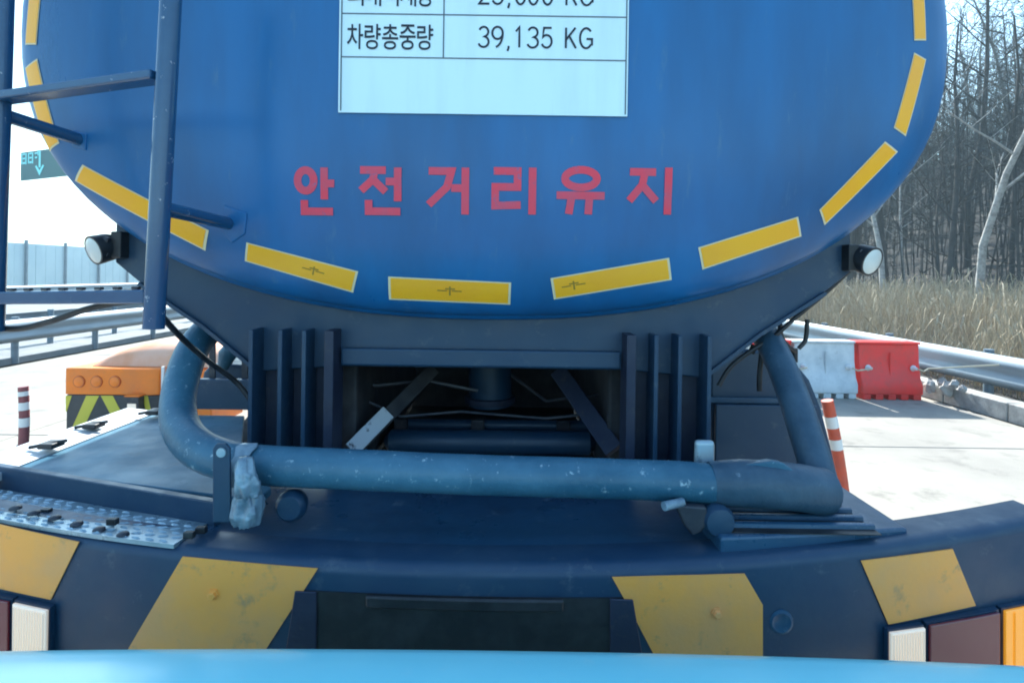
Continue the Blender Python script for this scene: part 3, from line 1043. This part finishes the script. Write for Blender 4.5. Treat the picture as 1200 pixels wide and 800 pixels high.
def bpanel(name, quad, off, m, th=.003, parent=bumper, nu=10, bevel=0):
    Pq = [on_bump(*q) for q in quad]      # bottom-left, bottom-right, top-right, top-left
    def fn(u, v):
        q = Pq[0].lerp(Pq[1], u).lerp(Pq[3].lerp(Pq[2], u), v)
        return Vector((q.x, bumpY(q.x) - off, q.z))
    return MB().sheet(fn, nu, 2, (0, th, 0)).build(name, m, parent, smooth=40, bevel=bevel)
bpanel('stripe_panel', [(-30, 681), (61, 701), (94, 634), (-30, 606)], .004, M['yellow_panel'])
bpanel('stripe_panel', [(120, 812), (286, 800), (373, 665), (215, 651)], .004, M['yellow_panel'])
Pq = [on_bump(*q) for q in ((784, 800), (893, 800), (893, 707), (872, 671), (717, 675), (740, 716))]
b = MB()
b.prism([Vector((p.x, bumpY(p.x) - .004, p.z)) for p in Pq], (0, .003, 0)).build('stripe_panel', M['yellow_panel'], bumper)
bpanel('stripe_panel', [(1040, 730), (1142, 708), (1115, 642), (1008, 656)], .004, M['yellow_panel'])
def bolt(px, py, r=.012):
    p = on_bump(px, py, .004)
    o = MB().lathe(p, (0, -1, 0), [(0, r), (.003, r), (.0035, r * .7), (.009, r * .68), (.010, r * .5)], 6).build('bolt', M['yellow_panel'], bumper)
bolt(250, 696); bolt(840, 718)
p = on_bump(915, 728, 0)
MB().lathe(p, (0, -1, 0), [(0, .026), (.003, .025), (.005, .02), (.002, .014), (.002, .0001)], 20).build('sensor_cap', M['deck'], bumper, smooth=40)
# tail lamp groups
def lamp_group(quads):
    for i, (nm, q, m) in enumerate(quads):
        hs = bpanel('tail_lamp', q, .014, M['navy'], .013, nu=4)
        Pq = [on_bump(*c) for c in q]
        ins = .018
        def fn(u, v):
            u = ins + (1 - 2 * ins) * u
            v = ins + (1 - 2 * ins) * v
            qq = Pq[0].lerp(Pq[1], u).lerp(Pq[3].lerp(Pq[2], u), v)
            return Vector((qq.x, bumpY(qq.x) - .022, qq.z))
        MB().sheet(fn, 4, 2, (0, .0075, 0)).build('lens', m, hs, bevel=.002)
        for k in range(12 if nm == 'w' else 6):
            u = (k + .5) / (12 if nm == 'w' else 6)
            if nm == 'r': break
            b0, b1 = Pq[0].lerp(Pq[1], .06 + .88 * u), Pq[3].lerp(Pq[2], .06 + .88 * u)
            b0 = b0.lerp(b1, .05); b1 = b0.lerp(b1, .95)
            b0.y = bumpY(b0.x) - .0225; b1.y = bumpY(b1.x) - .0225
            MB().tube([b0, b1], .0024, 6).build('lens_rib', m, hs, smooth=60)
lamp_group([('r', [(-60, 800), (20, 800), (21, 697), (-60, 682)], M['lens_red']),
            ('w', [(23, 800), (63, 800), (65, 707), (24, 698)], M['lens_white'])])
lamp_group([('w', [(1035, 800), (1077, 800), (1077, 727), (1035, 733)], M['lens_white']),
            ('r', [(1080, 800), (1164, 800), (1164, 709), (1080, 725)], M['lens_red']),
            ('o', [(1167, 800), (1250, 800), (1250, 690), (1167, 708)], M['lens_orange'])])
# number plate recess with its dark housing
bpanel('plate_recess', [(346, 820), (742, 820), (742, 699), (346, 690)], .003, M['black'], .0025)
for q in ([(330, 800), (372, 800), (372, 691), (347, 690)], [(714, 800), (758, 800), (741, 700), (714, 699)]):
    bpanel('plate_bracket', q, .008, M['navy_dark'], .0045, nu=3, bevel=.002)
bpanel('plate_lamp_bar', [(430, 708), (660, 713), (660, 699), (430, 694)], .014, M['black'], .010, bevel=.004)

# --- deck plates
def deck_sheet(name, m, x0, x1, yb, z=None, dz=-.006, th=.02, nu=20, nv=6, front=.05):
    def fn(u, v):
        x = x0 + (x1 - x0) * u
        ya = bumpY(x) + front
        y = ya + (yb(x) - ya) * v
        zz = bumpZ(x) * (1 - v) + 1.10 * v if z is None else z
        return Vector((x, y, zz + dz))
    return MB().sheet(fn, nu, nv, (0, 0, -th)).build(name, m, truck, smooth=40)
deck_sheet('deck_plate', M['deck'], XC - .62, XC + 1.0, lambda x: 1.62)
# left: raised tread plate with its bumps
railA = at(-30, 566, 1.50); railB = at(252, 606, 1.285)
def yrail(x):
    t = (x - railA.x) / (railB.x - railA.x)
    return railA.y + (railB.y - railA.y) * t
tp = deck_sheet('tread_plate', M['galv'], XC - 1.325, XC - .618, lambda x: yrail(x) + .0, dz=.008, front=.006, th=.009)
b = MB()
for i in range(22):
    for j in range(14):
        x = XC - 1.31 + i * .0315 + (.0158 if j % 2 else 0)
        ya, yb_ = bumpY(x) + .012, yrail(x) - .012
        y = ya + .004 + j * .0225
        if y > yb_: continue
        v = (y - bumpY(x) - .006) / max(.01, yrail(x) - bumpY(x) - .006)
        z = bumpZ(x) * (1 - v) + 1.10 * v + .0082
        a = R(14) if j % 2 else R(-14)
        l, w, h = .0125, .0046, .0032
        d1, d2 = Vector((math.cos(a), math.sin(a), 0)), Vector((-math.sin(a), math.cos(a), 0))
        c = Vector((x, y, z))
        b.add([c - d1 * l, c - d2 * w, c + d1 * l, c + d2 * w, c - d1 * l * .5 + Vector((0, 0, h)), c + d1 * l * .5 + Vector((0, 0, h))],
              [(0, 1, 4), (1, 2, 5, 4), (2, 3, 5), (3, 0, 4, 5)])
tag(b.build('tread_pattern', M['galv'], tp), kind='stuff')
for i, (px, py) in enumerate(((18, 603), (40, 607), (64, 611), (90, 616), (116, 621), (144, 625), (54, 600), (132, 614), (222, 625), (236, 619))):
    big = i > 5
    u, v = px - CX, py - HY
    v0 = -u * math.sin(ROLL) + v
    Y = (CAMZ - 1.128) * F / v0
    c = at(px, py, Y)
    c.z = bumpZ(c.x) + .008 if c.y < bumpY(c.x) + .08 else 1.124
    if big:
        MB().box((c.x, c.y, c.z + .006), (.022, .014, .014)).build('grip_block', M['black'], tp, bevel=.002)
    else:
        MB().lathe((c.x, c.y, c.z - .002), (0, 0, 1), [(0, .0125), (.004, .012), (.007, .008), (.008, .0001)], 14).build('grip_stud', M['dark_steel'], tp, smooth=50)
# angled dark rail behind the tread plate
A = Vector((railA.x, railA.y + .012, 1.137)); B = Vector((railB.x, railB.y + .012, 1.128))
MB().bar(A, B, .022, .062, up=(0, 0, 1)).build('deck_rail', M['navy'], truck, bevel=.003)
# pale fender top beyond the rail, with its outer lip and clips
fx0, fx1 = -1.345, -.60
b = MB()
b.prism([Vector((fx0, 1.505, 1.150)), Vector((fx1, 1.325, 1.150)), Vector((fx1, 1.40, 1.150)), Vector((-.83, 1.72, 1.150)), Vector((-1.00, 2.09, 1.150)), Vector((fx0, 2.09, 1.150))], (0, 0, -.02))
fender = b.build('fender_top', M['fender'], truck, bevel=.004)
MB().sheet(lambda u, v: Vector((fx0 - .002 - .12 * u, 1.42 + .70 * v, 1.152 + .012 * math.sin(u * math.pi / 2))), 4, 2, (0, 0, -.02)).build('fender_lip', M['fender_lip'], fender, smooth=50)
for px, py in ((60, 523), (110, 500), (182, 484)):
    u, v = px - CX, py - HY
    v0 = -u * math.sin(ROLL) + v
    c = at(px, py, (CAMZ - 1.166) * F / v0)
    b = MB()
    b.box((c.x, c.y, 1.172), (.045, .05, .016))
    b.tube([(c.x - .05, c.y - .02, 1.168), (c.x + .04, c.y + .01, 1.182)], .006, 6)
    b.build('clip', M['black'], fender, bevel=.003)
# hangers and dark beam behind the left hose
MB().box((at(260, 462, 2.12).x, 2.13, at(260, 462, 2.12).z), (.44, .03, .115)).build('side_beam', M['navy'], truck, bevel=.004)
for px, w in ((249, .022), (287, .022)):
    MB().bar(at(px, 402, 2.16), at(px, 450, 2.16), w, .008, up=(0, 1, 0)).build('hanger_strap', M['dark_steel'], truck)
for (pts, Yd) in (([(236, 448), (238, 436), (246, 428), (262, 426), (276, 427), (300, 428), (320, 430), (320, 448)], 2.3),):
    MB().prism([at(x, y, Yd) for x, y in pts], (0, .6, 0)).build('mudguard', M['navy'], truck, bevel=.01)
MB().tube([at(261, 432, 2.25), at(266, 416, 2.25), at(275, 405, 2.25), at(280, 402, 2.25)], [.02, .035, .035, .02], 10).build('hose_stub', M['hose'], truck, smooth=50)

# --- right hand mudguard with rounded corner, and louvred deck box
mg = []
for px, py in ((832, 418), (870, 409), (905, 411), (932, 424), (950, 446), (963, 478), (974, 520), (984, 565), (990, 600), (832, 600)):
    mg.append(at(px, py, 2.0))
MB().prism(mg, (0, .55, 0)).build('mudguard', M['navy'], truck, bevel=.012, smooth=30)
A, B = at(832, 468, 1.985), at(945, 470, 1.985)
MB().bar(A, B, .02, .012, up=(0, 1, 0)).build('mudguard_bead', M['deck'], truck, bevel=.002)
MB().box(((at(836, 500, 1.97).x + at(958, 500, 1.97).x) / 2, 1.97, at(880, 520, 1.97).z), (.36, .02, .28)).build('mud_flap', M['navy'], truck, bevel=.004)

lpts = [(.455, bumpY(.455) + .035), (.66, bumpY(.66) + .035), (.895, bumpY(.895) + .035), (.895, 1.50), (.455, 1.50)]
lb = MB().prism([Vector((x, y, 1.085)) for x, y in lpts], (0, 0, .056)).build('louvre_box', M['deck'], truck, bevel=.006)
for k in range(6):
    y = 1.240 + k * .042
    xa, xb = .480 + .003 * k, .815
    b = MB()
    prof = [(-.009, .0), (-.007, .010), (-.001, .013), (.006, .011), (.009, .0)]
    b.prism([Vector((xa, y + a, 1.1405 + c)) for a, c in prof], (xb - xa, 0, 0))
    b.build('louvre_slat', M['deck'], lb, smooth=50)
    MB().box(((xa + xb) / 2, y - .021, 1.1417), (xb - xa - .004, .023, .002)).build('louvre_slot_shade', M['black'], lb)  # flush black strip painted in for the shade of an open slot
MB().box((.476, 1.335, 1.149), (.010, .25, .018)).build('louvre_end', M['deck'], lb, bevel=.002)

# --- ladder on the left
lad = bpy.data.objects.new('ladder', None)
col.objects.link(lad)
place(lad, at(185, 385, 1.2), truck)
LR0, LR1 = at(180, 385, 1.20), at(205, -90, 1.20)
LL0, LL1 = at(-8, 388, 1.30), at(6, -90, 1.30)
for A, B in ((LR0, LR1), (LL0, LL1)):
    MB().tube([A, A.lerp(B, .33), A.lerp(B, .66), B], .0215, 16).build('rail', M['ladder'], lad, smooth=40)
def rung(ya, yb, d=.05):
    A, B = at(ya[0], ya[1], 1.315), at(yb[0], yb[1], 1.215)
    o = MB().bar(A, B, d, .016, up=(0, 0, 1)).build('step', M['ladder'], lad, bevel=.003)
    b = MB()
    for k in range(11):
        c = A.lerp(B, (k + .5) / 11) + Vector((0, 0, .018))
        b.box(c + Vector((0, -.012, 0)), (.012, .012, .010))
    b.build('grip_teeth', M['dark_steel'], o)
A, B = at(-10, 349, 1.30), at(176, 347, 1.205)
st = MB().bar(A, B, .03, .035, up=(0, 1, 0)).build('step', M['ladder'], lad, bevel=.004)
for k in range(9):
    c = A.lerp(B, (k + .35) / 9) + Vector((0, -.006, .0185))
    MB().box(c, (.014, .012, .006)).build('grip_tooth', M['dark_steel'], st, bevel=.001)
A, B = at(-10, 117, 1.30), at(186, 90, 1.205)
MB().bar(A, B, .045, .02, up=(0, 0, 1)).build('step', M['ladder'], lad, bevel=.004)
A, B = at(-10, -140, 1.30), at(196, -160, 1.205)
MB().bar(A, B, .045, .02, up=(0, 0, 1)).build('step', M['ladder'], lad, bevel=.004)
def standoff(a, Ya, b_):
    e_ = on_head(*b_, off=-.002)
    A = at(*a, Ya)
    MB().tube([A, e_], .0165, 12).build('standoff', M['ladder'], lad, smooth=40)
    return e_
standoff((-2, 133), 1.31, (94, 164))
e_ = standoff((190, 244), 1.20, (268, 262))
MB().prism([on_head(*q, off=.004) for q in ((262, 240), (289, 250), (287, 274), (271, 285), (258, 268))], (0, .012, 0)).build('foot_plate', M['tank'], lad, bevel=.003)
MB().prism([on_head(*q, off=.004) for q in ((84, 152), (101, 157), (100, 176), (84, 172))], (0, .010, 0)).build('foot_plate', M['tank'], lad, bevel=.003)

# --- work lamps at both apron corners
def work_lamp(c, mount, aim, label):
    w = bpy.data.objects.new('work_lamp', None)
    col.objects.link(w)
    place(w, c, truck)
    w['label'] = label
    ax = Vector(aim).normalized()
    hs = MB().lathe(c, ax, [(-.062, .018), (-.058, .030), (-.035, .039), (0, .0415), (.006, .0415), (.006, .036)], 24).build('housing', M['black'], w, smooth=40)
    MB().lathe(c, ax, [(.0062, .036), (.010, .028), (.013, .014), (.014, .0001)], 24).build('lens', M['work_lens'], w, smooth=60)
    m0 = Vector(mount)
    MB().tube([c - ax * .04, (c - ax * .05).lerp(m0, .5), m0], .011, 10).build('stem', M['black'], w, smooth=50)
    MB().box(m0, (.03, .04, .075)).build('bracket', M['black'], w, bevel=.004)
    for dz in (-.02, .018):
        MB().lathe(c.lerp(m0, .62) + Vector((0, -.012, dz)), (0, -1, 0), [(0, .010), (.012, .009), (.013, .004)], 8).build('bolt', M['dark_steel'], w)
work_lamp(at(112, 293, 1.56), at(141, 287, 1.585), (-.42, -.80, -.28), 'round work lamp at the left tank corner')
work_lamp(at(1020, 306, 1.56), at(996, 302, 1.585), (.36, -.82, -.30), 'round work lamp at the right tank corner')

# --- cables and straps
def cable(pts, r, nm='cable', m=None, parent=truck):
    P = [at(*p) for p in pts]
    Q = []
    for i in range(len(P) - 1):
        p0, p1, p2, p3 = P[max(0, i - 1)], P[i], P[i + 1], P[min(len(P) - 1, i + 2)]
        for k in range(6):
            t = k / 6
            Q.append(.5 * ((2 * p1) + (p2 - p0) * t + (2 * p0 - 5 * p1 + 4 * p2 - p3) * t * t + (3 * p1 - p0 - 3 * p2 + p3) * t ** 3))
    Q.append(P[-1])
    return MB().tube(Q, r, 8).build(nm, m or M['black'], parent, smooth=60)
cable([(-30, 382, 1.32), (20, 385, 1.32), (60, 376, 1.30), (110, 360, 1.27), (166, 352, 1.24), (185, 366, 1.30), (215, 398, 1.42), (245, 424, 1.55), (275, 446, 1.62), (292, 466, 1.62), (304, 484, 1.62)], .0075)
cable([(842, 452, 1.62), (856, 430, 1.62), (880, 411, 1.62), (905, 396, 1.62), (930, 374, 1.62), (965, 345, 1.62), (994, 318, 1.62)], .007)
cable([(893, 404, 1.66), (892, 420, 1.66), (890, 440, 1.66), (890, 458, 1.66)], .008)
cable([(884, 404, 1.64), (880, 414, 1.64)], .010)
cable([(914, 380, 1.64), (916, 395, 1.66), (924, 406, 1.68), (932, 412, 1.7)], .007)
cable([(931, 408, 1.72), (931, 424, 1.72)], .010, 'strap')
cable([(936, 408, 1.72), (943, 400, 1.72), (945, 390, 1.72), (946, 374, 1.72)], .007, 'strap')

# --- hose clamp brackets on the deck
YH = 1.27
bq = MB()
pts = [(249, 612), (249, 526), (253, 520), (264, 520), (269, 526), (270, 612)]
brk = bq.prism([at(x, y, 1.205) for x, y in pts], (0, .008, 0)).build('hose_bracket', M['navy'], truck, bevel=.002)
c = at(259.5, 530, 1.204)
MB().lathe(c, (0, -1, 0), [(0, .0105), (.003, .010), (.004, .004)], 16).build('eye_bolt', M['galv'], brk, smooth=40)
MB().lathe(at(336, 598, 1.24) + Vector((0, .03, 0)), (0, -1, 0), [(-.02, .03), (.0, .036), (.012, .034), (.02, .026)], 18).build('clamp_knob', M['navy'], truck, smooth=40)
b = MB().box(at(825, 545, 1.32), (.046, .02, .12))
br2 = b.build('hose_bracket', M['galv'], truck, bevel=.009, seg=4)
lev = [at(x, y, 1.215) for x, y in ((793, 596), (800, 592), (828, 594), (832, 612), (822, 624), (812, 628), (803, 617))]
MB().prism(lev, (0, .02, 0)).build('clamp_lever', M['dark_steel'], truck, bevel=.005)
MB().tube([at(778, 593, 1.20), at(800, 588, 1.22)], .010, 10).build('clamp_pin', M['rag'], truck, smooth=50)
MB().lathe(at(842, 610, 1.22), (0, -1, 0), [(-.03, .03), (0, .036), (.014, .03), (.018, .01)], 16).build('clamp_knob', M['navy'], truck, smooth=40)

# ================================================================== hose, rag, bonnet
def spline(P, k=10):
    Q = []
    for i in range(len(P) - 1):
        p0, p1, p2, p3 = P[max(0, i - 1)], P[i], P[i + 1], P[min(len(P) - 1, i + 2)]
        for j in range(k):
            t = j / k
            Q.append(.5 * ((2 * p1) + (p2 - p0) * t + (2 * p0 - 5 * p1 + 4 * p2 - p3) * t * t + (3 * p1 - p0 - 3 * p2 + p3) * t ** 3))
    Q.append(P[-1])
    return Q
hose = empty('discharge_hose', at(560, 590, 1.27), 'thick blue discharge hose slung in a U across the tanker deck', 'hose')
HP = [at(256, 378, 1.80), at(243, 388, 1.74), at(229, 404, 1.68), at(217, 432, 1.60), at(209, 466, 1.52), at(211, 497, 1.44), at(228, 522, 1.36), at(262, 538, 1.31), at(315, 545, 1.28),
      at(420, 550, 1.27), at(560, 556, 1.27), at(700, 560, 1.27), at(800, 564, 1.27), at(845, 568, 1.27)]
def resample(P, step):
    out, acc = [P[0]], 0.0
    for a, b_ in zip(P[:-1], P[1:]):
        L_ = (b_ - a).length
        d_ = step - acc
        while d_ <= L_:
            out.append(a.lerp(b_, d_ / L_)); d_ += step
        acc = L_ - (d_ - step)
    out.append(P[-1])
    return out
hp = resample(spline(HP, 16), .0042)
hr = [.0438 + (.0011 if i % 2 else 0) + .0012 * noise.noise(Vector((i * .03, 2, 0))) for i in range(len(hp))]
MB().tube(hp, hr, 22).build('hose_body', M['hose'], hose, smooth=80)
HP2 = [at(832, 566, 1.272), at(880, 566, 1.272), at(930, 570, 1.28), at(955, 574, 1.29), at(968, 575, 1.30)]
sl = spline(HP2)
MB().tube(sl, [.047 + .006 * min(1, i / 8) if i < len(sl) - 5 else .053 - .003 * (i - len(sl) + 5) for i in range(len(sl))], 22).build('end_sleeve', M['hose_dark'], hose, smooth=60)
HP3 = [at(955, 592, 1.31), at(962, 574, 1.33), at(956, 545, 1.37), at(945, 510, 1.42), at(930, 465, 1.50), at(914, 425, 1.58), at(900, 398, 1.66), at(890, 384, 1.72)]
MB().tube(spline(HP3), .040, 20).build('riser', M['hose_dark'], hose, smooth=60)
fl = [(868, 545), (905, 540), (918, 542), (946, 562), (938, 566), (905, 562)]
MB().prism([at(x, y, 1.25) for x, y in fl], (0, .03, -.004)).build('torn_flap', M['hose'], hose, bevel=.003)

# crumpled rag around the clamp
rag = empty('rag', at(290, 612, 1.21), 'crumpled pale plastic rag tied round the left end of the hose', 'rag')
def crumple(name, ctr, rad, seed, m):
    sp_ = spline(ctr, 10)
    nS = 40
    vs_, fs = [], []
    for i, p in enumerate(sp_):
        t = i / (len(sp_) - 1)
        k_ = t * (len(rad) - 1)
        i0 = min(int(k_), len(rad) - 2)
        r0 = rad[i0] * (1 - (k_ - i0)) + rad[i0 + 1] * (k_ - i0)
        for k in range(nS):
            a = 2 * math.pi * k / nS
            n1 = abs(noise.noise(Vector((math.cos(a) * 1.9 + seed, math.sin(a) * 1.9, t * 1.3))))
            n2 = abs(noise.noise(Vector((math.cos(a) * 6.0 + seed, math.sin(a) * 6.0, t * 6.0))))
            r = r0 * (1.15 - .95 * n1 - .12 * n2)
            vs_.append(p + Vector((math.cos(a) * r, math.sin(a) * r * .8, .006 * (n1 - n2))))
    for i in range(len(sp_) - 1):
        for k in range(nS):
            a, c = i * nS + k, i * nS + (k + 1) % nS
            fs.append((a, c, c + nS, a + nS))
    fs.append(tuple(range(nS))); fs.append(tuple((len(sp_) - 1) * nS + k for k in range(nS)))
    b = MB()
    b.add(vs_, fs)
    return b.build(name, m, rag, smooth=180)
crumple('knot', [at(287, 536, 1.205), at(284, 552, 1.196), at(288, 566, 1.196), at(291, 580, 1.20)], [.016, .026, .028, .024], 3.1, M['rag'])
crumple('hanging_bag', [at(290, 570, 1.203), at(291, 586, 1.205), at(290, 602, 1.208), at(289, 614, 1.212)], [.018, .031, .036, .026], 8.7, M['rag'])
cs = at(292, 546, 1.28)
pts_ = []
for k in range(15):
    a = R(-100 + 200 * k / 14)
    pts_.append(Vector((cs.x, cs.y - .050 * math.cos(a), cs.z + .052 * math.sin(a))))
b = MB()
for k in range(14):
    w0 = .020 + .004 * math.sin(k * 1.7)
    w1 = .020 + .004 * math.sin((k + 1) * 1.7)
    p, q = pts_[k], pts_[k + 1]
    b.add([p - Vector((w0, 0, 0)), p + Vector((w0, 0, 0)), q + Vector((w1, 0, 0)), q - Vector((w1, 0, 0))], [(0, 1, 2, 3)])
b.build('strap', M['rag'], rag, smooth=60)

# bonnet of the following vehicle
bon = empty('car_bonnet', (0, .5, .6), 'light blue bonnet edge of the following vehicle along the bottom', 'car bonnet')
def bfn2(u, v):
    x = -1.15 + 2.3 * u
    prof = [(.18, 1.235), (.45, 1.205), (.68, 1.165), (.80, 1.135), (.845, 1.121), (.872, 1.107), (.888, 1.085), (.893, 1.05), (.893, .98)]
    k = v * (len(prof) - 1)
    i = min(int(k), len(prof) - 2)
    t = k - i
    y = prof[i][0] * (1 - t) + prof[i + 1][0] * t
    z = prof[i][1] * (1 - t) + prof[i + 1][1] * t
    bow = abs(x / 1.15) ** 2.2
    return Vector((x, y - .035 * bow * v, z - .012 * bow))
MB().sheet(bfn2, 36, 24, (0, -.0, -.012)).build('bonnet_skin', M['hood'], bon, smooth=60)
MB().box((0, .84, .80), (2.2, .06, .34)).build('front_panel', M['hood'], bon, bevel=.015)

# added haze volume imitating camera flare: one closed box round everything
hz = MB().box((0, 240, 19.0), (620, 700, 41.0)).build('haze', M['joint'], origin=(0, 240, 0))
hm = bpy.data.materials.new('flare_haze')
hm.use_nodes = True
hm.node_tree.nodes.clear()
ho = hm.node_tree.nodes.new('ShaderNodeOutputMaterial')
hv = hm.node_tree.nodes.new('ShaderNodeVolumePrincipled')
hv.inputs['Color'].default_value = (.60, .84, 1.0, 1)
hv.inputs['Density'].default_value = .0016
hv.inputs['Anisotropy'].default_value = .35
hm.node_tree.links.new(hv.outputs['Volume'], ho.inputs['Volume'])
hz.data.materials[0] = hm
tag(hz, 'added pale bluish haze imitating camera flare over the road and wood', 'haze', kind='stuff')
